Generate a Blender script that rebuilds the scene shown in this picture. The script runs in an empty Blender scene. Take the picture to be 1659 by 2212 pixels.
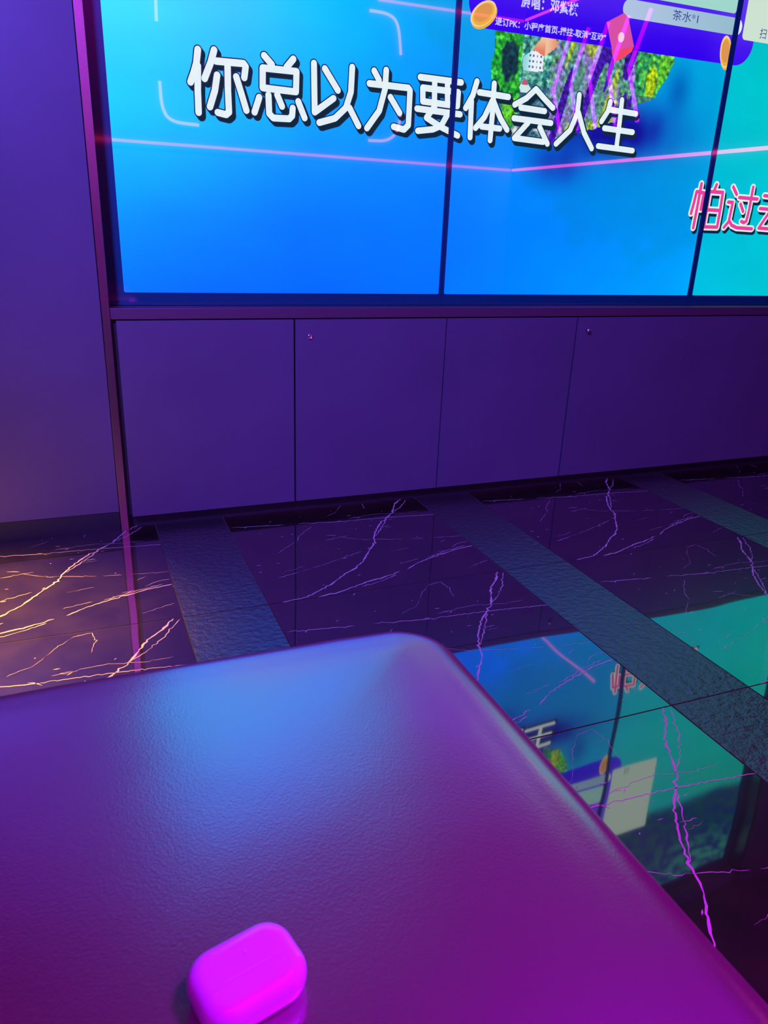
import bpy, bmesh, math, random
from mathutils import Vector, Matrix, noise
random.seed(7)
SC = bpy.context.scene
COL = SC.collection

# ------------------------------------------------------------------ camera
cam_d = bpy.data.cameras.new('camera')
cam = bpy.data.objects.new('camera', cam_d); COL.objects.link(cam)
cam_d.sensor_fit = 'VERTICAL'; cam_d.sensor_height = 36.0; cam_d.lens = 26.578
RIGHT = Vector((0.9286023, -0.36917998, 0.03746866))
UP = Vector((0.09846971, 0.34250953, 0.93433984))
FWD = Vector((0.35777294, 0.8639406, -0.35440819))
cam.matrix_world = Matrix(((RIGHT.x, UP.x, -FWD.x, 0.0), (RIGHT.y, UP.y, -FWD.y, 0.0),
                           (RIGHT.z, UP.z, -FWD.z, 0.95), (0, 0, 0, 1)))
cam_d.clip_start = 0.02
cam_d.dof.use_dof = True; cam_d.dof.focus_distance = 1.9; cam_d.dof.aperture_fstop = 16.0
SC.camera = cam

# ------------------------------------------------------------------ colour management, world
SC.view_settings.view_transform = 'Standard'; SC.view_settings.look = 'None'
SC.view_settings.exposure = 0.0; SC.view_settings.gamma = 1.0
SC.view_settings.use_curve_mapping = False
world = bpy.data.worlds.new('room_dark'); SC.world = world
world.use_nodes = True
world.node_tree.nodes['Background'].inputs['Color'].default_value = (0.004, 0.001, 0.010, 1)
world.node_tree.nodes['Background'].inputs['Strength'].default_value = 1.0

# ------------------------------------------------------------------ room lamps and an added violet fill
def area(name, loc, aim, size, color, power, size_y=None, spread=180):
    d = bpy.data.lights.new(name, 'AREA'); d.energy = power; d.color = color; d.size = size
    if size_y: d.shape = 'RECTANGLE'; d.size_y = size_y
    d.spread = math.radians(spread)
    o = bpy.data.objects.new(name, d); COL.objects.link(o); o.location = loc
    o.rotation_euler = (Vector(aim) - Vector(loc)).to_track_quat('-Z', 'Y').to_euler()
    return o
def spot(name, loc, aim, color, power, angle, blend=0.5, r=0.03):
    d = bpy.data.lights.new(name, 'SPOT'); d.energy = power; d.color = color
    d.spot_size = math.radians(angle); d.spot_blend = blend; d.shadow_soft_size = r
    o = bpy.data.objects.new(name, d); COL.objects.link(o); o.location = loc
    o.rotation_euler = (Vector(aim) - Vector(loc)).to_track_quat('-Z', 'Y').to_euler()
    return o
area('magenta_ceiling_lamp', (0.9, -0.4, 2.62), (0.8, 0.4, 0.0), 0.9, (0.62, 0.0, 0.9), 13)
spot('magenta_spot_lamp', (1.15, 0.05, 2.5), (0.55, -0.05, 0.5), (0.43, 0.0, 1.0), 500, 56, 1.0, 0.22)
spot('violet_fill_spot', (-0.95, -0.30, 2.62), (0.75, 2.39, 1.55), (0.15, 0.09, 1.0), 1750, 74, 0.9, 0.2)  # added fill with no known fixture, brings blue onto doors and wall panel
area('magenta_rear_washer', (0.5, -1.0, 2.66), (0.5, -1.52, 1.7), 2.2, (0.9, 0.0, 0.9), 66, 0.15)
spot('warm_side_lamp', (-0.80, 2.08, 0.95), (-0.42, 1.86, 0.0), (1.0, 0.44, 0.02), 680, 58, 1.0, 0.06)

# ------------------------------------------------------------------ helpers
def srgb(r, g, b):
    f = lambda c: (c/12.92 if c <= 0.04045 else ((c+0.055)/1.055)**2.4)
    return (f(r/255), f(g/255), f(b/255), 1.0)
def mat(name, base, rough=0.5, metal=0.0, ior=1.5, emit=None, strength=0.0, **kw):
    m = bpy.data.materials.new(name); m.use_nodes = True
    b = m.node_tree.nodes['Principled BSDF']
    b.inputs['Base Color'].default_value = tuple(base[:3]) + (1,)
    b.inputs['Roughness'].default_value = rough; b.inputs['Metallic'].default_value = metal
    b.inputs['IOR'].default_value = ior
    if emit:
        b.inputs['Emission Color'].default_value = tuple(emit[:3]) + (1,)
        b.inputs['Emission Strength'].default_value = strength
    return m
def nodes(m): return m.node_tree.nodes, m.node_tree.links, m.node_tree.nodes['Principled BSDF']
def noise_bump(m, layers, coord='Object'):
    """layers: (kind, scale, strength, distance)"""
    N, L, B = nodes(m)
    tc = N.new('ShaderNodeTexCoord'); prev = None
    for kind, sc, st, di in layers:
        if kind == 'voronoi':
            t = N.new('ShaderNodeTexVoronoi'); t.inputs['Scale'].default_value = sc; out = t.outputs['Distance']
        else:
            t = N.new('ShaderNodeTexNoise'); t.inputs['Scale'].default_value = sc
            t.inputs['Detail'].default_value = 4 if kind == 'noise' else 1; out = t.outputs['Fac']
        L.new(tc.outputs[coord], t.inputs['Vector'])
        bp = N.new('ShaderNodeBump'); bp.inputs['Strength'].default_value = st; bp.inputs['Distance'].default_value = di
        L.new(out, bp.inputs['Height'])
        if prev: L.new(prev.outputs['Normal'], bp.inputs['Normal'])
        prev = bp
    L.new(prev.outputs['Normal'], B.inputs['Normal'])
def vary(m, c1, c2, scale, detail=4, lo=0.35, hi=0.65):
    N, L, B = nodes(m)
    tc = N.new('ShaderNodeTexCoord'); t = N.new('ShaderNodeTexNoise'); t.inputs['Scale'].default_value = scale
    t.inputs['Detail'].default_value = detail
    r = N.new('ShaderNodeValToRGB'); e = r.color_ramp.elements
    e[0].position = lo; e[0].color = tuple(c1[:3]) + (1,); e[1].position = hi; e[1].color = tuple(c2[:3]) + (1,)
    L.new(tc.outputs['Object'], t.inputs['Vector']); L.new(t.outputs['Fac'], r.inputs['Fac'])
    L.new(r.outputs['Color'], B.inputs['Base Color'])

def link(name, bm, mats, parent=None, smooth=False, loc=None):
    me = bpy.data.meshes.new(name); bm.to_mesh(me); bm.free()
    if not isinstance(mats, (list, tuple)): mats = [mats]
    for m in mats: me.materials.append(m)
    if smooth:
        for p in me.polygons: p.use_smooth = True
    o = bpy.data.objects.new(name, me); COL.objects.link(o)
    if parent: o.parent = parent
    if loc: o.location = loc
    return o
def thing(name, label, cat, loc=(0, 0, 0), group=None, rz=0):
    o = bpy.data.objects.new(name, None); COL.objects.link(o); o.location = loc; o.rotation_euler.z = rz
    o['label'] = label; o['category'] = cat
    if group: o['group'] = group
    return o
def tag(o, label, cat, group=None):
    o['label'] = label; o['category'] = cat
    if group: o['group'] = group
    return o
def struct(o, label=None, cat=None):
    o['kind'] = 'structure'
    if label: o['label'] = label; o['category'] = cat
    return o
def box(bm, x0, x1, y0, y1, z0, z1, mi=0, bevel=0.0):
    vs = [bm.verts.new(p) for p in ((x0,y0,z0),(x1,y0,z0),(x1,y1,z0),(x0,y1,z0),(x0,y0,z1),(x1,y0,z1),(x1,y1,z1),(x0,y1,z1))]
    fs = [bm.faces.new([vs[i] for i in f]) for f in ((3,2,1,0),(4,5,6,7),(0,1,5,4),(1,2,6,5),(2,3,7,6),(3,0,4,7))]
    for f in fs: f.material_index = mi
    if bevel:
        bmesh.ops.bevel(bm, geom=list({e for f in fs for e in f.edges}), offset=bevel, segments=2, affect='EDGES', profile=0.5)
def boxbm(*a, **k):
    bm = bmesh.new(); box(bm, *a, **k); return bm
def tube(bm, pts, r, n=8, mi=0):
    pts = [Vector(p) for p in pts]; rings = []
    for i, p in enumerate(pts):
        a = pts[max(i-1, 0)]; b = pts[min(i+1, len(pts)-1)]
        t = (b - a).normalized(); s = t.orthogonal().normalized()
        if i and rings:
            s = (prev_s - t * prev_s.dot(t)).normalized()
        prev_s = s; w = t.cross(s)
        rings.append([bm.verts.new(p + (s*math.cos(2*math.pi*k/n) + w*math.sin(2*math.pi*k/n))*r) for k in range(n)])
    for A, B in zip(rings, rings[1:]):
        for k in range(n):
            f = bm.faces.new((A[k], A[(k+1) % n], B[(k+1) % n], B[k])); f.material_index = mi
    for R_, rev in ((rings[0], True), (rings[-1], False)):
        f = bm.faces.new(list(reversed(R_)) if rev else R_); f.material_index = mi
def lathe(bm, prof, axis='Z', n=24, o=(0, 0, 0)):
    """prof: list of (r, h); capped by r=0 ends"""
    rings = []
    for r, h in prof:
        ring = []
        for k in range(n):
            a = 2*math.pi*k/n; x, y = r*math.cos(a), r*math.sin(a)
            p = (x, y, h) if axis == 'Z' else (x, -h, y)
            ring.append(bm.verts.new((p[0]+o[0], p[1]+o[1], p[2]+o[2])))
        rings.append(ring)
    for A, B in zip(rings, rings[1:]):
        for k in range(n): bm.faces.new((A[k], A[(k+1) % n], B[(k+1) % n], B[k]))
    bm.faces.new(list(reversed(rings[0]))); bm.faces.new(rings[-1])
    bmesh.ops.recalc_face_normals(bm, faces=bm.faces)
def rrect(hx, hy, r, n=10):
    """rounded rectangle outline, counter clockwise, 4*n points"""
    r = max(min(r, hx-1e-4, hy-1e-4), 1e-4); pts = []
    for cx, cy, a0 in ((hx-r, hy-r, 0), (-hx+r, hy-r, 90), (-hx+r, -hy+r, 180), (hx-r, -hy+r, 270)):
        for k in range(n):
            a = math.radians(a0 + 90*k/(n-1)); pts.append((cx + r*math.cos(a), cy + r*math.sin(a)))
    return pts

# ------------------------------------------------------------------ measures (metres, floor z = 0, lens stands over the origin)
YW = 2.389      # front of the panelled wall, metal trim and cupboard doors
YS = 2.470      # glass of the display panels, set back behind the ledge
XR = 3.78       # right side wall
YB = -1.52      # wall behind the viewer
ZC = 2.70       # ceiling

# ------------------------------------------------------------------ materials
M = {}
M['laminate'] = mat('dark_laminate', (0.075, 0.062, 0.095), 0.42, ior=1.4)
vary(M['laminate'], (0.070, 0.058, 0.090), (0.080, 0.066, 0.102), 3.0)
noise_bump(M['laminate'], [('noise', 900, 0.05, 0.0006)])
M['carcass'] = mat('black_carcass', (0.006, 0.006, 0.010), 0.6)
M['plinth'] = mat('black_plinth', (0.004, 0.005, 0.008), 0.6)
M['bronze'] = mat('dark_bronze_metal', (0.40, 0.28, 0.30), 0.26, metal=1.0)
M['ledge'] = mat('dull_bronze_ledge', (0.11, 0.06, 0.09), 0.42, metal=0.5)
M['chrome'] = mat('lock_chrome', (0.75, 0.70, 0.72), 0.22, metal=1.0)
M['plaster'] = mat('dark_plaster', (0.030, 0.018, 0.035), 0.8)
noise_bump(M['plaster'], [('noise', 60, 0.1, 0.002)])
M['rear'] = mat('rear_wall_panel', (0.26, 0.22, 0.26), 0.6)
M['marble'] = mat('polished_black_marble', (0.010, 0.006, 0.007), 0.30, ior=1.45)
_b = M['marble'].node_tree.nodes['Principled BSDF']
_b.inputs['Coat Weight'].default_value = 1.0; _b.inputs['Coat Roughness'].default_value = 0.03; _b.inputs['Coat IOR'].default_value = 3.5
vary(M['marble'], (0.014, 0.009, 0.006), (0.026, 0.017, 0.010), 9.0)
noise_bump(M['marble'], [('soft', 3.2, 0.35, 0.0035)])
M['marble'].node_tree.links.new(_b.inputs['Normal'].links[0].from_socket, _b.inputs['Coat Normal'])
M['vein'] = mat('marble_vein', (0.62, 0.50, 0.50), 0.10, ior=1.5)
M['slate'] = mat('rough_slate_tile', (0.008, 0.008, 0.008), 0.38, ior=3.5)
noise_bump(M['slate'], [('noise', 55, 0.75, 0.006), ('noise', 190, 0.6, 0.0025)])
M['grout'] = mat('tile_grout', (0.055, 0.04, 0.03), 0.9)
M['leather'] = mat('dark_leather', (0.13, 0.005, 0.064), 0.245, ior=5.2)
noise_bump(M['leather'], [('soft', 9, 0.10, 0.004), ('noise', 170, 0.035, 0.0008), ('voronoi', 480, 0.09, 0.0006)])
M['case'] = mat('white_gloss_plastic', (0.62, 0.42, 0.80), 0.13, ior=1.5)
M['glass'] = mat('screen_bezel_glass', (0.003, 0.060, 0.085), 0.05, ior=1.5)

def screen_mat(name, color=None, strength=1.0):
    """panel glass: black, glossy, giving off the picture"""
    m = mat(name, (0, 0, 0), 0.008, ior=1.5)
    N, L, B = nodes(m)
    B.inputs['Emission Strength'].default_value = strength
    if color is None:
        a = N.new('ShaderNodeVertexColor'); a.layer_name = 'Col'
        L.new(a.outputs['Color'], B.inputs['Emission Color'])
    else:
        B.inputs['Emission Color'].default_value = color
    return m
M['picture'] = screen_mat('screen_picture')
M['s_white'] = screen_mat('screen_lyric_white', srgb(226, 240, 246))
M['s_dark'] = screen_mat('screen_lyric_outline', srgb(10, 36, 70))
M['s_shadow'] = screen_mat('screen_lyric_shadow', srgb(16, 40, 60))
M['s_cream'] = screen_mat('screen_lyric_cream', srgb(225, 240, 228))
M['s_pink'] = screen_mat('screen_lyric_pink', srgb(234, 62, 160))
M['s_text'] = screen_mat('screen_text_pale', srgb(205, 200, 250))
M['s_navy'] = screen_mat('screen_text_navy', srgb(40, 45, 150))
M['s_red'] = screen_mat('screen_envelope_red', srgb(240, 70, 100))
M['s_red2'] = screen_mat('screen_envelope_flap', srgb(215, 80, 165))
M['s_gold'] = screen_mat('screen_coin_gold', srgb(235, 175, 55))
M['s_gold2'] = screen_mat('screen_coin_face', srgb(220, 150, 80))
M['s_gold3'] = screen_mat('screen_coin_rim', srgb(245, 205, 150))
def led(name, c, s): return mat(name, (0.02, 0.02, 0.02), 0.5, emit=c, strength=s)
M['led_pink'] = led('led_pink', (1.0, 0.015, 0.12), 9)
M['led_rose'] = led('led_rose', (1.0, 0.06, 0.32), 15)
M['led_purple'] = led('led_purple', (0.28, 0.0, 1.0), 32)
M['led_pale'] = led('led_pale', (1.0, 0.30, 0.85), 9)

# ------------------------------------------------------------------ traced outlines (metres on the screen plane, tile units on the floor)
LYRIC_WHITE = [[(0.4012, 1.3911), (0.3955, 1.356), (0.387, 1.3318), (0.377, 1.3085)], [(0.3993, 1.351), (0.3962, 1.2892), (0.3959, 1.2331)], [(0.4466, 1.3944), (0.4363, 1.3636), (0.4169, 1.3209)], [(0.4507, 1.3676), (0.5295, 1.3693), (0.5356, 1.3626), (0.5306, 1.3338)], [(0.4835, 1.3647), (0.4823, 1.2969), (0.4833, 1.2409), (0.4746, 1.2338), (0.4508, 1.2375)], [(0.4526, 1.3327), (0.4448, 1.2935), (0.4289, 1.2503)], [(0.5074, 1.3335), (0.5209, 1.2928), (0.5346, 1.2496)], [(0.5901, 1.3955), (0.6125, 1.375)], [(0.677, 1.3955), (0.6567, 1.3726)], [(0.5853, 1.3638), (0.6865, 1.3643), (0.6846, 1.3111), (0.5842, 1.3127), (0.5853, 1.3638)], [(0.5734, 1.2869), (0.5587, 1.247)], [(0.6012, 1.2954), (0.6026, 1.2467), (0.6147, 1.2361), (0.6636, 1.2376), (0.6726, 1.2465), (0.6745, 1.2672)], [(0.6275, 1.2984), (0.6417, 1.2691)], [(0.6916, 1.286), (0.7114, 1.2437)], [(0.7399, 1.391), (0.7428, 1.2619), (0.8021, 1.304)], [(0.7737, 1.3803), (0.8157, 1.3266)], [(0.8603, 1.3926), (0.8576, 1.3264), (0.8422, 1.2818), (0.8076, 1.2505), (0.7576, 1.2347)], [(0.8539, 1.2828), (0.8846, 1.2352)], [(0.9313, 1.3898), (0.9479, 1.3668)], [(0.9708, 1.3956), (0.969, 1.3443), (0.952, 1.2828), (0.9126, 1.2312)], [(0.9168, 1.3545), (1.0469, 1.3541), (1.0532, 1.3478), (1.0524, 1.2499), (1.0381, 1.2364), (1.0019, 1.242)], [(0.9879, 1.3232), (1.0208, 1.2823)], [(1.0862, 1.3876), (1.23, 1.386)], [(1.0965, 1.3592), (1.2219, 1.3574), (1.2215, 1.318), (1.0988, 1.3213), (1.0965, 1.3592)], [(1.1364, 1.3814), (1.1393, 1.3235)], [(1.1813, 1.3815), (1.1855, 1.3245)], [(1.0799, 1.2993), (1.2333, 1.2951)], [(1.1412, 1.3101), (1.1143, 1.2761), (1.1727, 1.2513), (1.2293, 1.233)], [(1.1912, 1.2968), (1.1681, 1.2573), (1.1394, 1.2446), (1.0861, 1.2365)], [(1.286, 1.3941), (1.2748, 1.3538), (1.2517, 1.3151)], [(1.271, 1.3368), (1.275, 1.2311)], [(1.2978, 1.3641), (1.4064, 1.3602)], [(1.3495, 1.3937), (1.3515, 1.3097), (1.3504, 1.2277)], [(1.3465, 1.3432), (1.3231, 1.2947), (1.2928, 1.2603)], [(1.3519, 1.3437), (1.3831, 1.2951), (1.4115, 1.2635)], [(1.315, 1.2662), (1.3835, 1.2649)], [(1.5084, 1.3922), (1.4755, 1.3628), (1.4324, 1.3398)], [(1.5084, 1.3922), (1.5428, 1.3677), (1.5807, 1.3427)], [(1.4566, 1.3333), (1.5506, 1.3301)], [(1.4336, 1.2999), (1.58, 1.2964)], [(1.4899, 1.2904), (1.442, 1.2407), (1.5571, 1.2368)], [(1.5369, 1.2807), (1.5741, 1.2321)], [(1.6809, 1.3901), (1.6814, 1.3363), (1.66, 1.281), (1.6085, 1.2344)], [(1.6861, 1.3367), (1.7178, 1.2762), (1.7576, 1.2299)], [(1.8115, 1.3806), (1.8062, 1.3509), (1.7843, 1.3175)], [(1.8083, 1.3565), (1.926, 1.3524)], [(1.8, 1.2973), (1.9233, 1.2934)], [(1.8593, 1.39), (1.8616, 1.3189), (1.8623, 1.2448)], [(1.7832, 1.2395), (1.9344, 1.2345)]]
LYRIC_PINK = [[(2.2755, 1.1426), (2.2744, 1.0654), (2.2716, 0.9859)], [(2.2585, 1.1146), (2.2544, 1.0748), (2.249, 1.0372)], [(2.2585, 1.1146), (2.2955, 1.1113)], [(2.2955, 1.1113), (2.2937, 1.0817), (2.2933, 1.0533)], [(2.3503, 1.1434), (2.342, 1.1187)], [(2.3225, 1.1177), (2.3876, 1.1178), (2.3902, 1.0573), (2.3901, 0.9918), (2.3237, 0.9911), (2.3225, 1.1177)], [(2.3258, 1.0528), (2.3876, 1.0527)], [(2.435, 1.1395), (2.4591, 1.114)], [(2.4235, 1.0849), (2.4465, 1.0846), (2.4451, 1.0305), (2.4437, 1.0144), (2.4251, 0.9924)], [(2.4459, 1.0172), (2.4619, 1.0017), (2.4905, 0.9933), (2.5709, 0.9919)], [(2.4753, 1.1038), (2.57, 1.1021)], [(2.5362, 1.1439), (2.5378, 1.0634), (2.5347, 1.0191), (2.523, 1.0133), (2.5086, 1.0176)], [(2.4879, 1.0804), (2.5081, 1.0542)], [(2.603, 1.1164), (2.6986, 1.1147)], [(2.6484, 1.1456), (2.6499, 1.0681)], [(2.5937, 1.0685), (2.7333, 1.0656)], [(2.6484, 1.0599), (2.6066, 0.9959), (2.7154, 0.9934)], [(2.7007, 1.0293), (2.7445, 0.9894)]]
ISLAND = [(1.3393, 1.5744), (1.3416, 1.4855), (1.3351, 1.4329), (1.3529, 1.3751), (1.3776, 1.3369), (1.3969, 1.2879), (1.4187, 1.2507), (1.4599, 1.2354), (1.5136, 1.2434), (1.572, 1.2217), (1.6144, 1.2548), (1.6791, 1.2666), (1.7709, 1.298), (1.8642, 1.3299), (1.9195, 1.378), (2.0011, 1.4083), (2.0462, 1.4877), (2.0618, 1.5392), (2.0661, 1.631)]
ENV = [(1.7562, 1.6121), (1.822, 1.6463), (1.8413, 1.6352), (1.8797, 1.5553), (1.8731, 1.5381), (1.8082, 1.4997)]
ROOF = [(1.4844, 1.5051), (1.5153, 1.5459), (1.5663, 1.5461), (1.5769, 1.5229), (1.5302, 1.4882)]
HOUSE = [(1.4479, 1.4798), (1.4912, 1.5085), (1.5265, 1.4878), (1.5286, 1.4442), (1.4524, 1.4424)]
HOUSE2 = [(1.4439, 1.3923), (1.4621, 1.4214), (1.4831, 1.3986), (1.5, 1.3806), (1.453, 1.3765)]
ROCKS = [[(1.514, 1.2683), (1.5197, 1.2831), (1.5513, 1.271), (1.5457, 1.2561)], [(1.4188, 1.2612), (1.4446, 1.2916), (1.4771, 1.2655), (1.4282, 1.2419)]]
CHEV = [[(-0.805, 2.37), (-0.96, 2.019), (-0.8, 1.692)], [(-0.57, 2.374), (-0.725, 2.025), (-0.562, 1.695)], [(-0.337, 2.365), (-0.482, 2.03), (-0.337, 1.686)], [(-0.107, 2.361), (-0.255, 2.029), (-0.097, 1.686)], [(0.121, 2.359), (-0.029, 2.032), (0.14, 1.687)]]
BRACK = [[(0.771, 2.43), (0.765, 2.248)], [(0.763, 1.871), (0.767, 1.691), (0.829, 1.61), (1.032, 1.604)], [(2.383, 2.505), (2.547, 2.503), (2.628, 2.447), (2.658, 2.233)], [(2.402, 1.596), (2.569, 1.601), (2.657, 1.676), (2.676, 1.797)]]
VEINS = [(0.006, 0.0045, [(0.965, 0.998), (0.92, 0.93), (0.865, 0.875), (0.825, 0.8), (0.805, 0.76), (0.75, 0.7), (0.7, 0.65), (0.665, 0.6), (0.63, 0.545), (0.6, 0.48), (0.585, 0.43), (0.53, 0.355), (0.47, 0.265), (0.41, 0.2), (0.36, 0.17), (0.27, 0.09), (0.15, 0.015), (0.05, 0.0)]), (0.0028, 0.002, [(0.985, 0.985), (0.94, 0.91), (0.9, 0.85), (0.84, 0.79), (0.808, 0.76)]), (0.0025, 0.003, [(0.745, 0.69), (0.715, 0.64), (0.69, 0.605), (0.655, 0.555), (0.61, 0.5)]), (0.0045, 0.0035, [(0.995, 0.275), (0.9, 0.256), (0.77, 0.212), (0.68, 0.175), (0.615, 0.13)]), (0.0025, 0.002, [(0.96, 0.285), (0.9, 0.27), (0.8, 0.235), (0.74, 0.21)]), (0.004, 0.005, [(0.575, 0.118), (0.5, 0.09), (0.41, 0.066), (0.33, 0.038), (0.27, 0.012), (0.19, 0.0)]), (0.002, 0.002, [(0.55, 0.095), (0.47, 0.06), (0.38, 0.035)]), (0.0028, 0.0026, [(1.0, 0.677), (0.9, 0.69), (0.78, 0.702), (0.64, 0.712), (0.54, 0.716)]), (0.004, 0.0022, [(0.54, 0.712), (0.47, 0.722), (0.39, 0.735), (0.32, 0.748)]), (0.0034, 0.0028, [(0.25, 0.752), (0.14, 0.766), (0.01, 0.782)]), (0.004, 0.003, [(0.545, 0.7), (0.53, 0.715), (0.505, 0.728)]), (0.002, 0.0014, [(0.933, 0.745), (0.855, 0.739), (0.721, 0.763), (0.589, 0.748)]), (0.002, 0.0014, [(0.998, 0.392), (0.847, 0.41)]), (0.002, 0.0014, [(0.818, 0.415), (0.749, 0.427)]), (0.002, 0.0014, [(0.724, 0.433), (0.541, 0.483), (0.448, 0.543)]), (0.002, 0.0014, [(0.994, 0.327), (0.941, 0.317), (0.895, 0.283)]), (0.002, 0.0014, [(0.906, 0.373), (0.871, 0.348)]), (0.002, 0.0014, [(0.714, 0.335), (0.617, 0.319)]), (0.002, 0.0014, [(0.703, 0.213), (0.604, 0.19)]), (0.002, 0.0014, [(0.983, 0.116), (0.865, 0.068)]), (0.002, 0.0014, [(0.857, 0.264), (0.807, 0.252)]), (0.002, 0.0014, [(0.738, 0.589), (0.678, 0.577)]), (0.002, 0.0014, [(0.367, 0.692), (0.294, 0.615), (0.256, 0.544)]), (0.002, 0.0014, [(0.244, 0.536), (0.146, 0.444)]), (0.002, 0.0014, [(0.498, 0.359), (0.393, 0.315), (0.265, 0.263), (0.086, 0.206)]), (0.002, 0.0014, [(0.212, 0.283), (0.112, 0.247)]), (0.002, 0.0014, [(0.447, 0.558), (0.398, 0.577)]), (0.002, 0.0014, [(0.498, 0.542), (0.379, 0.519)]), (0.002, 0.0014, [(0.695, 0.978), (0.64, 0.976), (0.591, 0.925), (0.524, 0.83), (0.443, 0.782)]), (0.002, 0.0014, [(0.695, 0.981), (0.705, 0.921), (0.688, 0.849)]), (0.002, 0.0014, [(0.645, 0.749), (0.57, 0.745)]), (0.002, 0.0014, [(0.728, 0.601), (0.677, 0.603)])]

# ------------------------------------------------------------------ room shell
bm = bmesh.new()
TP, TT, TX0, TY1 = 0.937, 0.715, -0.528, 1.758      # tile pitch, tile side, grid origin
G = 0.0018
def quad(bm, x0, x1, y0, y1, z, mi):
    f = bm.faces.new([bm.verts.new(p) for p in ((x0,y0,z),(x1,y0,z),(x1,y1,z),(x0,y1,z))]); f.material_index = mi; return f
quad(bm, -1.7, XR, YB, 2.75, -0.0012, 2)
def ribbon(bm, pts, w0, w1, z, seed, cx, cy):
    """a vein: a thin inlay that follows pts (tile units) with an uneven width"""
    P = []
    for (a, b) in zip(pts, pts[1:]):
        n = max(1, int(math.hypot(b[0]-a[0], b[1]-a[1]) / 0.012))
        for k in range(n): P.append((a[0]+(b[0]-a[0])*k/n, a[1]+(b[1]-a[1])*k/n))
    P.append(pts[-1]); Q = []
    for i, p in enumerate(P):
        j = 0.0085 if 0 < i < len(P)-1 else 0
        q = (p[0] + j*noise.noise(Vector((i*0.9, seed, 0))), p[1] + j*noise.noise(Vector((i*0.9, seed, 9))))
        Q.append(Vector((cx + min(max(q[0], 0.0), 1.0)*TT, cy + min(max(q[1], 0.0), 1.0)*TT)))
    prev = None
    for i, q in enumerate(Q):
        t = (Q[min(i+1, len(Q)-1)] - Q[max(i-1, 0)])
        if t.length < 1e-6: continue
        t.normalize(); nrm = Vector((-t.y, t.x))
        s = min(1, max(0, 0.5 + 0.75*noise.noise(Vector((i*0.31, seed*3.1, 4.0))))); f = i/max(1, len(Q)-1)
        w = 0.85*(w0 + (w1-w0)*f) * max(0.04, 0.02 + 1.55*s**1.3 if w0 < 0.0024 else 0.25 + 1.2*s)
        if i in (0, len(Q)-1): w *= 0.3
        a, b = q + nrm*w/2, q - nrm*w/2
        cur = (bm.verts.new((a.x, a.y, z)), bm.verts.new((b.x, b.y, z)))
        if prev:
            f_ = bm.faces.new((prev[0], prev[1], cur[1], cur[0])); f_.material_index = 1
            if f_.normal.z < 0: f_.normal_flip()
        prev = cur
for k in range(-2, 5):
    for r in range(-5, 1):
        x0, y0 = TX0 + k*TP, TY1 + r*TT
        if x0 + TT < -1.7 or x0 > XR: continue
        y1 = min(y0 + TT, 2.44)
        quad(bm, max(x0, -1.7)+G, min(x0+TT, XR)-G, max(y0, YB)+G, y1-G, 0.0, 0)
        if x0+TT < XR: quad(bm, x0+TT+G, min(x0+TP, XR)-G, max(y0, YB)+G, y1-G, 0.0, 3)
        if -1 <= k <= 3 and r >= -3:
            for i, (w0, w1, pts) in enumerate(VEINS):
                pp = [p for p in pts if y0 + p[1]*TT < 2.44]
                if len(pp) > 1: ribbon(bm, pp, w0, w1, 0.00025, i*1.7, x0+0.001, y0+0.001)
            for i in range(26):       # crystal specks
                rs = random.Random(i*31+5); u, v = rs.random(), rs.random()
                if y0 + v*TT > 2.42: continue
                a = rs.uniform(-0.3, 0.9); l, w = rs.uniform(0.002, 0.009), rs.uniform(0.0006, 0.0016)
                c, s = math.cos(a), math.sin(a); cx, cy = x0+u*TT, y0+v*TT
                f = bm.faces.new([bm.verts.new((cx+dx*c-dy*s, cy+dx*s+dy*c, 0.00025)) for dx, dy in ((-l,0),(0,-w),(l,0),(0,w))])
                f.material_index = 1
bm.normal_update()
for f in bm.faces:
    if f.normal.z < 0: f.normal_flip()
floor = struct(link('floor', bm, [M['marble'], M['vein'], M['grout'], M['slate']]))

struct(link('wall_back', boxbm(-1.75, XR+0.1, 2.72, 2.80, 0.0, ZC), M['plaster']))
struct(link('wall_front', boxbm(-1.75, XR+0.1, YB-0.08, YB, 0.0, ZC), M['rear']))
struct(link('wall_right', boxbm(XR, XR+0.08, YB, 2.72, 0.0, ZC), M['plaster']))
struct(link('wall_left', boxbm(-1.78, -1.70, YB, 2.72, 0.0, ZC), M['plaster']))
struct(link('ceiling', boxbm(-1.78, XR+0.1, YB-0.08, 2.80, ZC, ZC+0.08), M['plaster']))
struct(link('wall_back_panel', boxbm(-1.70, 0.0785, YW+0.001, 2.72, 0.066, ZC, bevel=0.001), M['laminate']),
       'purple-lit smooth wall panel left of the screens, beside the metal trim', 'wall panel')
struct(link('baseboard_back', boxbm(-1.70, 0.0785, YW+0.004, 2.72, 0.0, 0.0645), M['plinth']))
struct(link('trim_1', boxbm(0.0800, 0.1030, YW-0.004, 2.72, 0.0, ZC, bevel=0.0012), M['bronze']),
       'tall bronze metal upright between the wall panel and the leftmost screen', 'trim')
struct(link('trim_2', boxbm(0.1035, 3.364, YW, 2.55, 0.6635, 0.6950, bevel=0.0012), M['ledge']),
       'long bronze metal ledge under the screens, above the cupboards', 'trim')
struct(link('trim_3', boxbm(3.366, 3.389, YW-0.004, 2.72, 0.0, ZC, bevel=0.0012), M['bronze']))
struct(link('wall_back_panel_right', boxbm(3.3905, XR, YW+0.001, 2.72, 0.0, ZC), M['laminate']))
struct(link('wall_back_header', boxbm(0.1035, 3.364, YW+0.02, 2.72, 2.605, ZC), M['laminate']))

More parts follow.
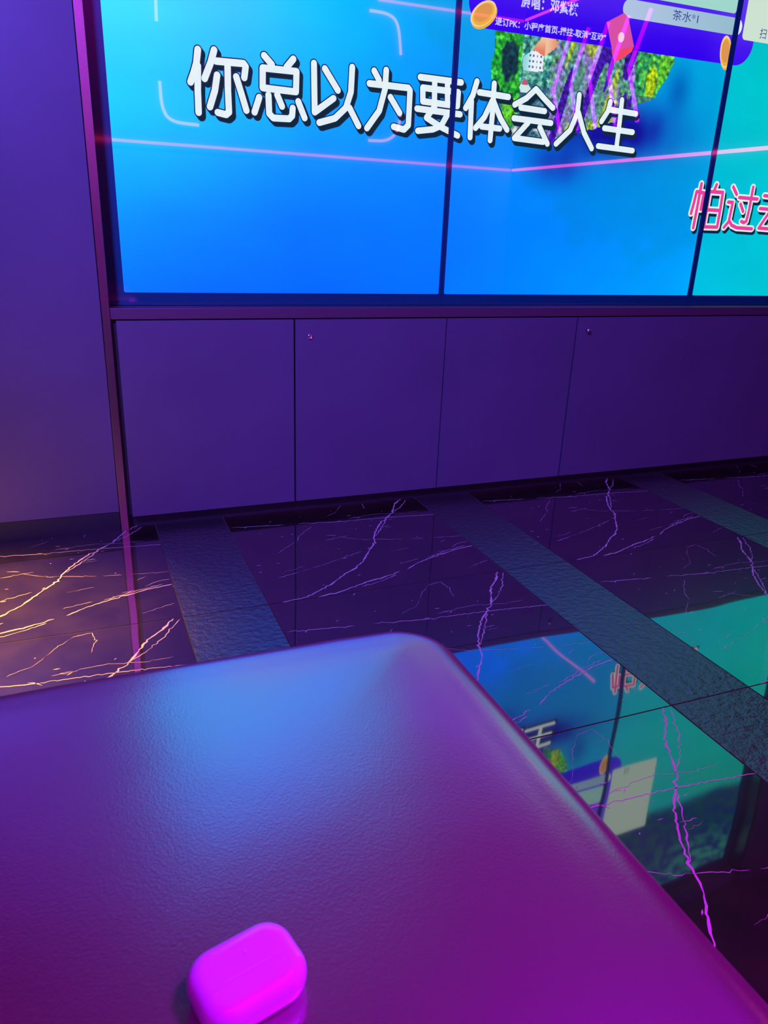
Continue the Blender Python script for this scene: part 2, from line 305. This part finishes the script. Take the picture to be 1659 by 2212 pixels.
# ------------------------------------------------------------------ display panels
def clipx(poly, x0, x1):
    for sgn, lim in ((1, x0), (-1, -x1)):
        out = []
        for i in range(len(poly)):
            a, b = poly[i-1], poly[i]; da, db = sgn*a[0]-lim, sgn*b[0]-lim
            if (da >= 0) != (db >= 0):
                t = da/(da-db); out.append((a[0]+(b[0]-a[0])*t, a[1]+(b[1]-a[1])*t))
            if db >= 0: out.append(b)
        poly = out
        if len(poly) < 3: return []
    return poly
def area2(p): return sum(p[i-1][0]*p[i][1]-p[i][0]*p[i-1][1] for i in range(len(p)))/2
def flat(bm, poly, off, mi=0):
    if len(poly) < 3 or abs(area2(poly)) < 1e-9: return
    if area2(poly) < 0: poly = poly[::-1]
    f = bm.faces.new([bm.verts.new((x, YS-off, z)) for x, z in poly]); f.material_index = mi
def stroke(pts, r, n=14):
    """a round-ended brush stroke as convex pieces"""
    out = []
    for p in pts: out.append([(p[0]+r*math.cos(2*math.pi*k/n), p[1]+r*math.sin(2*math.pi*k/n)) for k in range(n)])
    for a, b in zip(pts, pts[1:]):
        d = math.hypot(b[0]-a[0], b[1]-a[1])
        if d < 1e-6: continue
        nx, nz = -(b[1]-a[1])/d*r, (b[0]-a[0])/d*r
        out.append([(a[0]+nx,a[1]+nz),(a[0]-nx,a[1]-nz),(b[0]-nx,b[1]-nz),(b[0]+nx,b[1]+nz)])
    return out
def mix(a, b, t): return tuple(a[i]+(b[i]-a[i])*t for i in range(3))
def sm(a, b, x):
    t = min(max((x-a)/(b-a), 0), 1); return t*t*(3-2*t)
# picture colours (sRGB) over the whole wall: rows by height, columns by x
ROWS = [(0.73, [(0.15,(0,118,255)),(0.7,(0,104,255)),(1.2,(0,112,255)),(1.25,(0,122,255)),(1.7,(0,140,245)),(2.29,(0,168,246)),(2.33,(0,192,226)),(3.3,(0,212,205))]),
        (0.95, [(0.15,(0,150,255)),(0.7,(0,118,255)),(1.2,(0,120,252)),(1.7,(0,135,242)),(2.29,(0,152,235)),(2.33,(0,188,222)),(3.3,(0,214,200))]),
        (1.20, [(0.15,(0,206,255)),(0.7,(0,160,255)),(1.2,(0,135,250)),(1.8,(0,140,232)),(2.29,(0,158,225)),(2.33,(0,190,216)),(3.3,(0,216,196))]),
        (1.50, [(0.15,(0,228,255)),(0.7,(0,192,255)),(1.2,(0,155,238)),(2.29,(0,165,220)),(2.33,(0,195,208)),(3.3,(0,212,190))]),
        (1.95, [(0.15,(0,222,255)),(0.7,(0,202,255)),(1.2,(0,185,245)),(2.29,(0,165,222)),(2.33,(0,185,195)),(3.3,(10,190,170))]),
        (2.60, [(0.15,(40,150,255)),(0.7,(50,140,250)),(1.2,(40,120,235)),(2.29,(20,110,190)),(2.33,(10,110,150)),(3.3,(20,140,140))])]
def rowc(row, x):
    if x <= row[0][0]: return row[0][1]
    for (xa, ca), (xb, cb) in zip(row, row[1:]):
        if x <= xb: return mix(ca, cb, (x-xa)/(xb-xa))
    return row[-1][1]
def picture(x, z):
    c = None
    for (za, ra), (zb, rb) in zip(ROWS, ROWS[1:]):
        if z <= zb:
            c = mix(rowc(ra, x), rowc(rb, x), max(0, (z-za)/(zb-za))); break
    if c is None: c = rowc(ROWS[-1][1], x)
    n = noise.noise(Vector((x*3.1, z*4.2, 2.0)))*0.6 + noise.noise(Vector((x*9, z*14, 5.0)))*0.4
    c = tuple(max(0, v*(1+0.05*n)) for v in c)
    # dark reflection of the island in the lake
    e = math.exp(-(((x-1.83)/0.24)**2 + ((z-1.30)/0.085)**2)) + 0.5*math.exp(-(((x-1.62)/0.10)**2 + ((z-1.17)/0.06)**2))
    e *= 1 + 0.35*noise.noise(Vector((x*14, z*9, 1.0)))
    c = mix(c, (18, 12, 150), min(0.95, 1.15*e))
    e2 = math.exp(-(((x-2.10)/0.05)**2 + ((z-1.44)/0.07)**2))
    c = mix(c, (0, 60, 170), 0.55*e2)
    # far mountains above the lake on the right half
    edge = 1.90 + 0.10*(3.3-x) + 0.03*noise.noise(Vector((x*5, 0, 3)))
    if x > 1.2 and z > edge:
        k = sm(0, 0.10, z-edge)
        n2 = noise.noise(Vector((x*16, z*22, 7))) + 0.6*noise.noise(Vector((x*45, z*50, 3)))
        mc = mix((4, 52, 118), (10, 84, 92), sm(-0.5, 0.6, n2))
        top = sm(0.25, 0.5, z-edge)*sm(2.5, 3.1, x)
        mc = mix(mc, (60, 170, 150) if n2 > -0.2 else (150, 150, 90), 0.75*top*sm(-0.5, 0.4, n2))
        c = mix(c, mc, k)
    return c
def paint(me, fn):
    ca = me.color_attributes.new('Col', 'FLOAT_COLOR', 'CORNER'); cache = {}
    for lp in me.loops:
        v = lp.vertex_index
        if v not in cache:
            co = me.vertices[v].co; k = srgb(*fn(co.x, co.z)); cache[v] = (k[0], k[1], k[2]*(1+0.9*sm(0.86, 1.0, k[2])) if fn is picture else k[2], 1.0)
        ca.data[lp.index].color = cache[v]
def paint_faces(me, fn):
    ca = me.color_attributes.new('Col', 'FLOAT_COLOR', 'CORNER')
    for p in me.polygons:
        c = srgb(*fn(p.center.x, p.center.z))
        for li in p.loop_indices: ca.data[li].color = c
def inside(poly, x, z):
    r = False
    for i in range(len(poly)):
        a, b = poly[i-1], poly[i]
        if (a[1] > z) != (b[1] > z) and x < (b[0]-a[0])*(z-a[1])/(b[1]-a[1])+a[0]: r = not r
    return r
def cell(x, z, s):
    d, p = noise.voronoi(Vector((x*s, z*s, 0.37)))
    return d[0], noise.noise(p[0]*3.7)
def forest(x, z):
    if inside(ROOF, x, z): return mix((240, 195, 160), (225, 120, 95), sm(1.545, 1.49, z) if x < 1.53 else sm(1.53, 1.575, x)*0.6)
    if inside(HOUSE, x, z):
        win = (x*70) % 1 < 0.4 and (z*62) % 1 < 0.4
        return (70, 110, 150) if win and x > 1.462 else mix((150, 215, 225), (235, 240, 250), sm(1.455, 1.49, x))
    if inside(HOUSE2, x, z): return (190, 90, 120) if z > 1.402 and abs(x-1.464) < 0.010 else (205, 232, 232)
    for rk in ROCKS:
        if inside(rk, x, z): return mix((120, 150, 150), (225, 228, 222), sm(-0.3, 0.3, noise.noise(Vector((x*60, z*60, 2)))))
    d, q = cell(x + 0.006*noise.noise(Vector((x*60, z*60, 0))), z, 62)
    big = noise.noise(Vector((x*9+z*4, z*9, 4.2)))
    if x < 1.445 + 0.02*noise.noise(Vector((z*20, 1, 1))):
        c = mix((20, 150, 50), (70, 215, 60), sm(-0.3, 0.4, q))
        c = mix(c, (8, 46, 78), 0.88*sm(1.1, 0.75, ((x-1.402)/0.032)**2 + ((z-1.465)/0.062)**2 + 0.6*noise.noise(Vector((x*45, z*45, 2)))))
        if z < 1.36: c = mix(c, (130, 235, 40), 0.7*sm(1.27, 1.30, z))
    elif x < 1.56:
        c = mix((40, 130, 130), (140, 215, 190), sm(-0.3, 0.4, q))
        if z < 1.40: c = mix(c, (60, 90, 160), 0.5)
    elif x < 1.90:
        st = noise.noise(Vector((x*22-z*6, z*3.5, 8)))
        c = mix((96, 150, 150), (150, 130, 215), sm(-0.15, 0.25, noise.noise(Vector((x*15, z*6, 1)))))
        c = mix(c, (100, 200, 110), 0.6*sm(0.0, 0.35, q))
        if st > 0.20: c = mix(c, (190, 215, 40), 0.75)
        if st < -0.16: c = mix(c, (62, 8, 185), 0.85)
    else:
        c = mix((40, 150, 95), (95, 205, 80), sm(-0.3, 0.4, q))
        c = mix(c, (212, 232, 20), 0.85*sm(1.15, 0.8, ((x-1.975)/0.024)**2 + ((z-1.455)/0.050)**2 + 0.5*noise.noise(Vector((x*60, z*60, 2)))))
        if x > 2.0: c = mix(c, (130, 225, 30), 0.5)
        if z < 1.41: c = mix(c, (60, 60, 190), 0.4)
    d2, q2 = cell(x, z, 118)
    sh = 1.22 + 0.55*noise.noise(Vector((x*75, z*75, 3))) + 0.16*noise.noise(Vector((x*190, z*190, 6))) - 0.30*d2 - 0.34*d
    return tuple(min(255, max(4, v*max(0.25, sh))) for v in c)

def text_mesh(body, size, x, z, bold=0.0, off=0.0015):
    c = bpy.data.curves.new('text', 'FONT'); c.body = body; c.size = size; c.offset = bold
    c.resolution_u = 3
    o = bpy.data.objects.new('text', c); COL.objects.link(o)
    bpy.context.view_layer.update()
    me = bpy.data.meshes.new_from_object(o.evaluated_get(bpy.context.evaluated_depsgraph_get()))
    bpy.data.objects.remove(o); bpy.data.curves.remove(c)
    for v in me.vertices: v.co = (x + v.co.x, YS - off, z + v.co.y)
    return me
def text_part(name, body, size, x, z, m, parent, width=None, **k):
    me = text_mesh(body, size, x, z, **k)
    if width:
        xs = [v.co.x for v in me.vertices]; s = width/(max(xs)-min(xs)); b = min(xs)
        for v in me.vertices: v.co.x = x + (v.co.x-b)*s
    me.name = name; me.materials.clear(); me.materials.append(m)
    o = bpy.data.objects.new(name, me); COL.objects.link(o); o.parent = parent
    return o

ZB0, ZB1, ZA0, ZA1 = 0.6965, 2.600, 0.7330, 2.555
PANELS = [(0.1045, 1.2045, 0.1520, 1.1950, 'leftmost tall screen showing plain blue water and the first white lyric characters'),
          (1.2055, 2.3115, 1.2150, 2.3000, 'middle tall screen showing a wooded island under a purple banner'),
          (2.3125, 3.3630, 2.3240, 3.3150, 'rightmost tall screen in teal showing pink lyric characters and a cream card')]
def rr_poly(x0, x1, z0, z1, r, n=6):
    return [((x0+x1)/2+a, (z0+z1)/2+b) for a, b in rrect((x1-x0)/2, (z1-z0)/2, r, n)]
def lyric(parent, strokes, a0, a1, r_fill, mats, tagname, r_line=None):
    """shadow, outline and body of hand-drawn lyric characters, cut at the panel's own edge"""
    r_line = r_line or r_fill+0.0032
    layers = [(tagname+'_shadow', r_line, (0.0085, -0.0105), 0.0010, mats[0]),
              (tagname+'_outline', r_line, (0, 0), 0.0013, mats[1]),
              (tagname+'_fill', r_fill, (0, 0), 0.0016, mats[2])]
    for nm, r, (dx, dz), off, m in layers:
        bm = bmesh.new()
        for st in strokes:
            steps = 4 if dx else 1
            for s in range(steps):
                k = (s+1)/steps if dx else 0
                for poly in stroke([(p[0]+dx*k, p[1]+dz*k) for p in st], r): flat(bm, clipx(poly, a0, a1), off)
        if len(bm.faces): link(nm, bm, m, parent)
        else: bm.free()
for i, (x0, x1, a0, a1, label) in enumerate(PANELS):
    t = thing('display_panel', label, 'screen', ((x0+x1)/2, YS, ZB0), 'tall screens of the video wall')
    inv = Vector((-(x0+x1)/2, -YS, -ZB0))
    before = set(COL.objects)
    link('housing', boxbm(x0, x1, YS+0.002, YS+0.07, ZB0, ZB1), M['carcass'], t)
    bm = bmesh.new(); n = 8
    inner = rr_poly(a0, a1, ZA0, ZA1, 0.005, n); outer = rr_poly(x0, x1, ZB0, ZB1, 0.001, n)
    def ring(pts, y): return [bm.verts.new((x, y, z)) for x, z in pts]
    R1, R2, R3, R4 = ring(inner, YS+0.001), ring(inner, YS-0.0030), ring(outer, YS-0.0030), ring(outer, YS+0.002)
    for A, B in ((R1, R2), (R2, R3), (R3, R4)):
        for k in range(len(A)):
            bm.faces.new((A[k], A[(k+1) % len(A)], B[(k+1) % len(A)], B[k]))
    bmesh.ops.recalc_face_normals(bm, faces=bm.faces)
    link('bezel', bm, M['glass'], t)
    bm = bmesh.new(); nx, nz = 64, 116
    vs = [[bm.verts.new((a0+(a1-a0)*k/nx, YS, ZA0+(ZA1-ZA0)*j/nz)) for k in range(nx+1)] for j in range(nz+1)]
    for j in range(nz):
        for k in range(nx): bm.faces.new((vs[j][k], vs[j][k+1], vs[j+1][k+1], vs[j+1][k]))
    o = link('screen_picture', bm, M['picture'], t); paint(o.data, picture)
    if i == 1:
        bm = bmesh.new(); st = 0.0032; x = 1.325
        while x < 2.075:
            z = 1.215
            while z < 1.60:
                jx = 0.008*noise.noise(Vector((x*70, z*70, 0))); jz = 0.008*noise.noise(Vector((x*70, z*70, 5)))
                if inside(ISLAND, x+st/2+jx, z+st/2+jz): flat(bm, [(x,z),(x+st,z),(x+st,z+st),(x,z+st)], 0.0004)
                z += st
            x += st
        bmesh.ops.remove_doubles(bm, verts=bm.verts, dist=1e-5)
        o = link('island_picture', bm, M['picture'], t); paint_faces(o.data, forest)
    if i >= 1:      # purple banner that runs over the second seam
        bm = bmesh.new(); B = rr_poly(1.238, 2.405, 1.5425, 2.22, 0.075, 10)
        nxs = 36
        for k in range(nxs):
            xa, xb = 1.238+(2.405-1.238)*k/nxs, 1.238+(2.405-1.238)*(k+1)/nxs
            p = clipx(clipx(B, xa, xb), a0, a1)
            for zz0, zz1 in ((1.54, 1.60), (1.60, 1.66), (1.66, 1.76), (1.76, 2.23)):
                q = [(c[1], c[0]) for c in p]; q = clipx(q, zz0, zz1) if q else []
                flat(bm, [(c[1], c[0]) for c in q], 0.0006)
        if len(bm.faces):
            bmesh.ops.remove_doubles(bm, verts=bm.verts, dist=1e-5)
            o = link('banner_graphic', bm, M['picture'], t)
            paint(o.data, lambda x, z: mix(mix((48, 0, 238), (92, 50, 240), sm(1.55, 1.70, z)*0.7+0.3*sm(2.15, 2.3, x)), (140, 105, 245), sm(1.72, 1.95, z)))
        bm = bmesh.new()
        P1 = [(1.826,1.70),(1.816,1.668),(1.828,1.646),(1.848,1.6365),(2.312,1.6335),(2.334,1.645),(2.339,1.662),(2.334,1.68),(2.32,1.687),(1.92,1.702)]
        P1 = rr_poly(1.815, 2.339, 1.6345, 1.688, 0.026, 8)
        flat(bm, clipx(P1, a0, a1), 0.0009)
        P2 = rr_poly(1.86, 2.30, 1.70, 1.82, 0.01, 5); flat(bm, clipx(P2, a0, a1), 0.0009)
        o = link('pill_graphic', bm, M['picture'], t)
        paint(o.data, lambda x, z: (226, 234, 236) if x > 2.31 else ((160, 215, 205) if z > 1.695 else mix((176, 196, 226), (150, 188, 206), sm(1.85, 2.2, x))))
    if i == 1:
        def ell(cx, cz, rx, rz, rot, n=28):
            c, s = math.cos(rot), math.sin(rot)
            return [(cx+rx*math.cos(2*math.pi*k/n)*c-rz*math.sin(2*math.pi*k/n)*s, cz+rx*math.cos(2*math.pi*k/n)*s+rz*math.sin(2*math.pi*k/n)*c) for k in range(n)]
        for (cx, cz, rx, rz, rot) in ((1.292, 1.582, 0.050, 0.030, 0.62), (2.283, 1.580, 0.051, 0.026, 1.75)):
            bm = bmesh.new()
            for dx, dz, k, mi, off in ((0.004,-0.006,1.0,0,0.0011), (0,0,1.0,2,0.0012), (0.001,-0.001,0.86,0,0.0013), (-0.001,0.002,0.70,1,0.0014)):
                flat(bm, clipx(ell(cx+dx, cz+dz, rx*k, rz*k, rot), a0, a1), off, mi)
            link('coin_graphic', bm, [M['s_gold'], M['s_gold2'], M['s_gold3']], t)
        bm = bmesh.new()
        flat(bm, ENV, 0.0011, 1)
        flat(bm, [ENV[5], ENV[3], ENV[4], (1.8082+0.03, 1.515)], 0.0012, 0)
        flat(bm, [(1.790, 1.530), (1.8797, 1.5553), (1.8731, 1.5381), (1.8082, 1.4997)], 0.0012, 0)
        flat(bm, ell(1.822, 1.5755, 0.013, 0.015, 0), 0.0013, 2)
        link('envelope_graphic', bm, [M['s_red'], M['s_red2'], M['s_gold3']], t)
        text_part('banner_text', '退订PK：小程序首页-播控-取消“互动”', 0.0235, 1.336, 1.5585, M['s_text'], t, width=0.425, bold=0.0005)
        text_part('banner_text', '原唱：邓紫棋', 0.038, 1.424, 1.6185, M['s_text'], t, width=0.215, bold=0.0009)
        text_part('pill_text', '茶水*1', 0.0335, 2.024, 1.6525, M['s_navy'], t, width=0.112, bold=0.0)
    if i == 2:
        bm = bmesh.new(); flat(bm, rr_poly(2.347, 2.640, 1.626, 2.09, 0.014, 6), 0.0009)
        link('card_graphic', bm, screen_mat('screen_card_cream', srgb(205, 226, 208)), t)
        text_part('card_text', '扫', 0.036, 2.425, 1.641, M['s_navy'], t)
    if i < 2:
        lyric(t, LYRIC_WHITE, a0, a1, 0.0092, (M['s_shadow'], M['s_dark'], M['s_white']), 'lyric')
    if i >= 1:
        lyric(t, LYRIC_PINK, a0, a1, 0.0066, (M['s_dark'], M['s_cream'], M['s_pink']), 'pink_lyric', 0.0128)
    for o in set(COL.objects) - before: o.location = inv

# ------------------------------------------------------------------ cupboards under the ledge
def door(parent, x0, x1, ox, knob=None):
    d = link('door', boxbm(x0-ox, x1-ox, 0.0, 0.018, 0.045, 0.6595, bevel=0.0010), M['laminate'], parent)
    if knob:
        kx, kz, kind = knob; bm = bmesh.new()
        if kind == 'ring':
            lathe(bm, [(0.0030, -0.001), (0.0046, 0.0005), (0.0088, 0.0010), (0.0088, 0.0035), (0.0074, 0.0050), (0.0050, 0.0042), (0.0040, 0.0012), (0.0012, 0.0010)], 'Y', 24, (kx-ox, 0, kz))
            link('lock', bm, M['chrome'], d, True)
        elif kind == 'knob':
            lathe(bm, [(0.0030, -0.001), (0.0044, 0.0), (0.0044, 0.006), (0.0072, 0.008), (0.0080, 0.014), (0.0062, 0.018), (0.0015, 0.019)], 'Y', 20, (kx-ox, 0, kz))
            link('knob', bm, M['chrome'], d, True)
        else:
            lathe(bm, [(0.0024, -0.001), (0.0030, 0.001), (0.0028, 0.0022), (0.0008, 0.0026)], 'Y', 14, (kx-ox, 0, kz))
            link('screw_cap', bm, M['chrome'], d, True)
    return d
CAB = [('single-door purple-lit cupboard under the leftmost screen, beside the bronze upright', 0.1040, 0.6555, [(0.1180, 0.6530, None)]),
       ('two-door cupboard under the seam of left and middle screens, with a round lock', 0.6562, 1.7325, [(0.6590, 1.1935, (0.7071, 0.6055, 'ring')), (1.1975, 1.7300, None)]),
       ('two-door cupboard with a small round knob, under the middle screen', 1.7332, 2.8105, [(1.7370, 2.2722, (1.7767, 0.6131, 'knob')), (2.2738, 2.8085, None)]),
       ('cupboard farthest right under the rightmost screen, cut by the photo edge', 2.8112, 3.3640, [(2.8135, 3.3500, None)])]
for label, x0, x1, doors in CAB:
    t = thing('cabinet', label, 'cupboard', ((x0+x1)/2, YW, 0), 'row of cupboards under the screens'); ox = (x0+x1)/2
    link('carcass', boxbm(x0-ox, x1-ox, 0.020, 0.32, 0.046, 0.6625), M['carcass'], t)
    link('plinth', boxbm(x0-ox, x1-ox, 0.043, 0.30, 0.0, 0.0460), M['plinth'], t)
    for dx0, dx1, knob in doors: door(t, dx0, dx1, ox, knob)
    if x0 > 1.7 and x0 < 1.8:
        bm = bmesh.new()
        lathe(bm, [(0.0022, -0.001), (0.0026, 0.001), (0.0022, 0.002), (0.0008, 0.0024)], 'Y', 12, (2.2359-ox, 0, 0.5787))
        link('screw_cap', bm, M['chrome'], [c for c in t.children if c.name.startswith('door')][0], True)

# ------------------------------------------------------------------ leather ottoman
HT = 0.555
OX0, OX1, OY0, OY1 = -0.66, 0.3515, -0.30, 0.686
ocx, ocy, ohx, ohy = (OX0+OX1)/2, (OY0+OY1)/2, (OX1-OX0)/2, (OY1-OY0)/2
ot = thing('ottoman', 'large purple-lit padded leather ottoman with rounded edges filling the foreground', 'ottoman', (ocx, ocy, 0))
def loft(bm, rings):
    prev = None
    for pts in rings:
        cur = [bm.verts.new(p) for p in pts]
        if prev:
            for k in range(len(cur)): bm.faces.new((prev[k], prev[(k+1) % len(cur)], cur[(k+1) % len(cur)], cur[k]))
        else: bm.faces.new(list(reversed(cur)))
        prev = cur
    bm.faces.new(prev)
def dense(hx, hy, r, n=12, m=16):
    base = rrect(hx, hy, r, n); out = []
    for i in range(len(base)):
        a, b = base[i], base[(i+1) % len(base)]
        out.append(a)
        if (i+1) % n == 0:
            for k in range(1, m): out.append((a[0]+(b[0]-a[0])*k/m, a[1]+(b[1]-a[1])*k/m))
    return out
RE, RP = 0.050, 0.072
prof = [(0.010, 0.135), (0.002, 0.145), (0.0, 0.16)] + [(0.0, 0.30), (0.0, 0.48)]
prof = [(0.006, 0.315), (0.001, 0.320), (0.0, 0.330), (0.0, HT-0.010-RE)]
for k in range(1, 11):
    a = math.radians(90*k/10); prof.append((RE*(1-math.cos(a)), HT-0.008-RE+RE*math.sin(a)))
for ins in (0.062, 0.078, 0.105, 0.14, 0.18, 0.23, 0.29, 0.36, 0.42, 0.47):
    prof.append((ins, HT-0.008+0.008*(1-math.exp(-(ins-RE)/0.05))))
bm = bmesh.new(); rings = []
for ins, z in prof:
    pts = []
    for x, y in dense(ohx-ins, ohy-ins, max(RP-ins, 0.012)):
        w = 0.0016*noise.noise(Vector((x*11, y*11, z*16))) + 0.0007*noise.noise(Vector((x*31, y*31, z*40)))
        edge = 1.0 if ins < 0.06 else 0.4
        l = math.hypot(x, y) or 1
        pts.append((x + edge*w*x/l, y + edge*w*y/l, z + 0.6*w))
    rings.append(pts)
loft(bm, rings)
bmesh.ops.recalc_face_normals(bm, faces=bm.faces)
link('cushion', bm, M['leather'], ot, True)
bm = bmesh.new(); rings = [[(x, y, z) for x, y in dense(ohx-i, ohy-i, RP-i)] for i, z in ((0.014, 0.05), (0.010, 0.056), (0.010, 0.305), (0.016, 0.312))]
loft(bm, rings); bmesh.ops.recalc_face_normals(bm, faces=bm.faces)
link('base', bm, M['leather'], ot, True)
for sx in (-1, 1):
    for sy in (-1, 1):
        bm = bmesh.new(); lathe(bm, [(0.018, 0.0), (0.020, 0.004), (0.024, 0.049), (0.020, 0.0505)], 'Z', 20, (sx*(ohx-0.09), sy*(ohy-0.09), 0))
        link('foot', bm, M['plinth'], ot, True)

# ------------------------------------------------------------------ earbud case lying on the ottoman
ec = thing('earbud_case', 'small magenta-lit glossy pebble-shaped earbud case lying on the leather ottoman', 'earbud case', (0.0531, 0.2954, HT), rz=math.radians(14.1))
LX, LY, LZ = 0.0306, 0.0233, 0.01085
def case_half(y_lo, y_hi, name):
    bm = bmesh.new(); rings = []
    for k in range(0, 25):
        a = math.radians(-90 + 180*k/24)
        ins = 0.0104*(1-abs(math.cos(a))**0.80); z = LZ + LZ*math.copysign(abs(math.sin(a))**0.86, a)
        rings.append([(x, y, z) for x, y in rrect(LX-ins, LY-ins, max(0.0165-ins, 0.004), 16)])
    for extra in (0.0125, 0.016, 0.0195):
        rings.append([(x, y, LZ*2+0.00025*(extra-0.0104)/0.009) for x, y in rrect(LX-extra, LY-extra, 0.004, 16)])
    loft(bm, rings)
    bmesh.ops.recalc_face_normals(bm, faces=bm.faces)
    for y, nrm in ((y_lo, (0, -1, 0)), (y_hi, (0, 1, 0))):
        if y is None: continue
        g = list(bm.verts)+list(bm.edges)+list(bm.faces)
        r = bmesh.ops.bisect_plane(bm, geom=g, plane_co=(0, y, 0), plane_no=nrm, clear_outer=True)
        ed = [e for e in r['geom_cut'] if isinstance(e, bmesh.types.BMEdge)]
        bmesh.ops.holes_fill(bm, edges=ed)
        for e in ed: e.smooth = False
    return link(name, bm, M['case'], ec, True)
case_half(-0.00550, None, 'body'); case_half(None, -0.00558, 'lid')
bm = bmesh.new()
def bar_along(bm, x0, x1, y, z, w, h):
    pts = rrect((x1-x0)/2, w/2, w/2.1, 6); cx = (x0+x1)/2
    loft(bm, [[(cx+a, y+b, z-h) for a, b in pts], [(cx+a, y+b, z) for a, b in pts]])
bar_along(bm, -0.0125, 0.0125, -0.0042, 2*LZ+0.00035, 0.0007, 0.0006)
bmesh.ops.recalc_face_normals(bm, faces=bm.faces)
link('hinge', bm, mat('case_hinge_silver', (0.70, 0.52, 0.86), 0.40, metal=0.2), ec)
bm = bmesh.new(); lathe(bm, [(0.0010, 2*LZ-0.0002), (0.0012, 2*LZ+0.0002), (0.0011, 2*LZ+0.00035), (0.0003, 2*LZ+0.0004)], 'Z', 16, (0.002, 0.0068, 0))
link('button', bm, mat('case_button_grey', (0.60, 0.58, 0.60), 0.4), ec, True)

# ------------------------------------------------------------------ neon lamps on the walls behind the viewer, seen as reflections in the screens
def led_obj(name, pts, r, m, label, group=None):
    bm = bmesh.new(); tube(bm, pts, r, 8); bmesh.ops.recalc_face_normals(bm, faces=bm.faces)
    return tag(link(name, bm, m), label, 'light strip', group)
yl, xl = YB+0.014, XR-0.014
led_obj('neon_strip', [(0.20, yl, 1.461), (xl-0.01, yl, 1.450)], 0.010, M['led_pink'], 'pink neon line reflected level across the left screen, below the lyrics')
led_obj('neon_strip', [(xl, yl+0.02, 1.450), (xl, 1.45, 1.442)], 0.011, M['led_rose'], 'pink neon line reflected rising to the right below the island')
led_obj('neon_strip', [(2.45, yl, 2.585), (xl-0.01, yl, 2.590)], 0.010, M['led_pink'], 'pink neon line reflected across the gold coin of the banner')
led_obj('neon_strip', [(xl, yl+0.02, 2.595), (xl, 0.6, 2.590)], 0.011, M['led_rose'], 'pink neon line reflected slanting up over the banner letters')
ORD = ['leftmost', 'second from left', 'middle', 'second from right', 'rightmost']
for k, c in enumerate(CHEV):
    led_obj('chevron_light', [(xl, y, z) for y, z in c], 0.014, M['led_purple'],
            '%s of the five bent purple neon strokes reflected over the island' % ORD[k], 'five purple chevron lights')
t = thing('bracket_light', 'pale pink neon frame corners reflected around the first lyric characters', 'light strip', (1.72, YB, 2.05))
for b in BRACK:
    for _ in range(3 if len(b) > 2 else 0):      # rounded corners
        b = [b[0]] + [q for p0, p1 in zip(b, b[1:]) for q in ((p0[0]*.75+p1[0]*.25, p0[1]*.75+p1[1]*.25), (p0[0]*.25+p1[0]*.75, p0[1]*.25+p1[1]*.75))] + [b[-1]]
    bm = bmesh.new(); tube(bm, [(x-1.72, 0.012, z-2.05) for x, z in b], 0.011, 8); bmesh.ops.recalc_face_normals(bm, faces=bm.faces)
    link('corner_strip', bm, M['led_pale'], t)
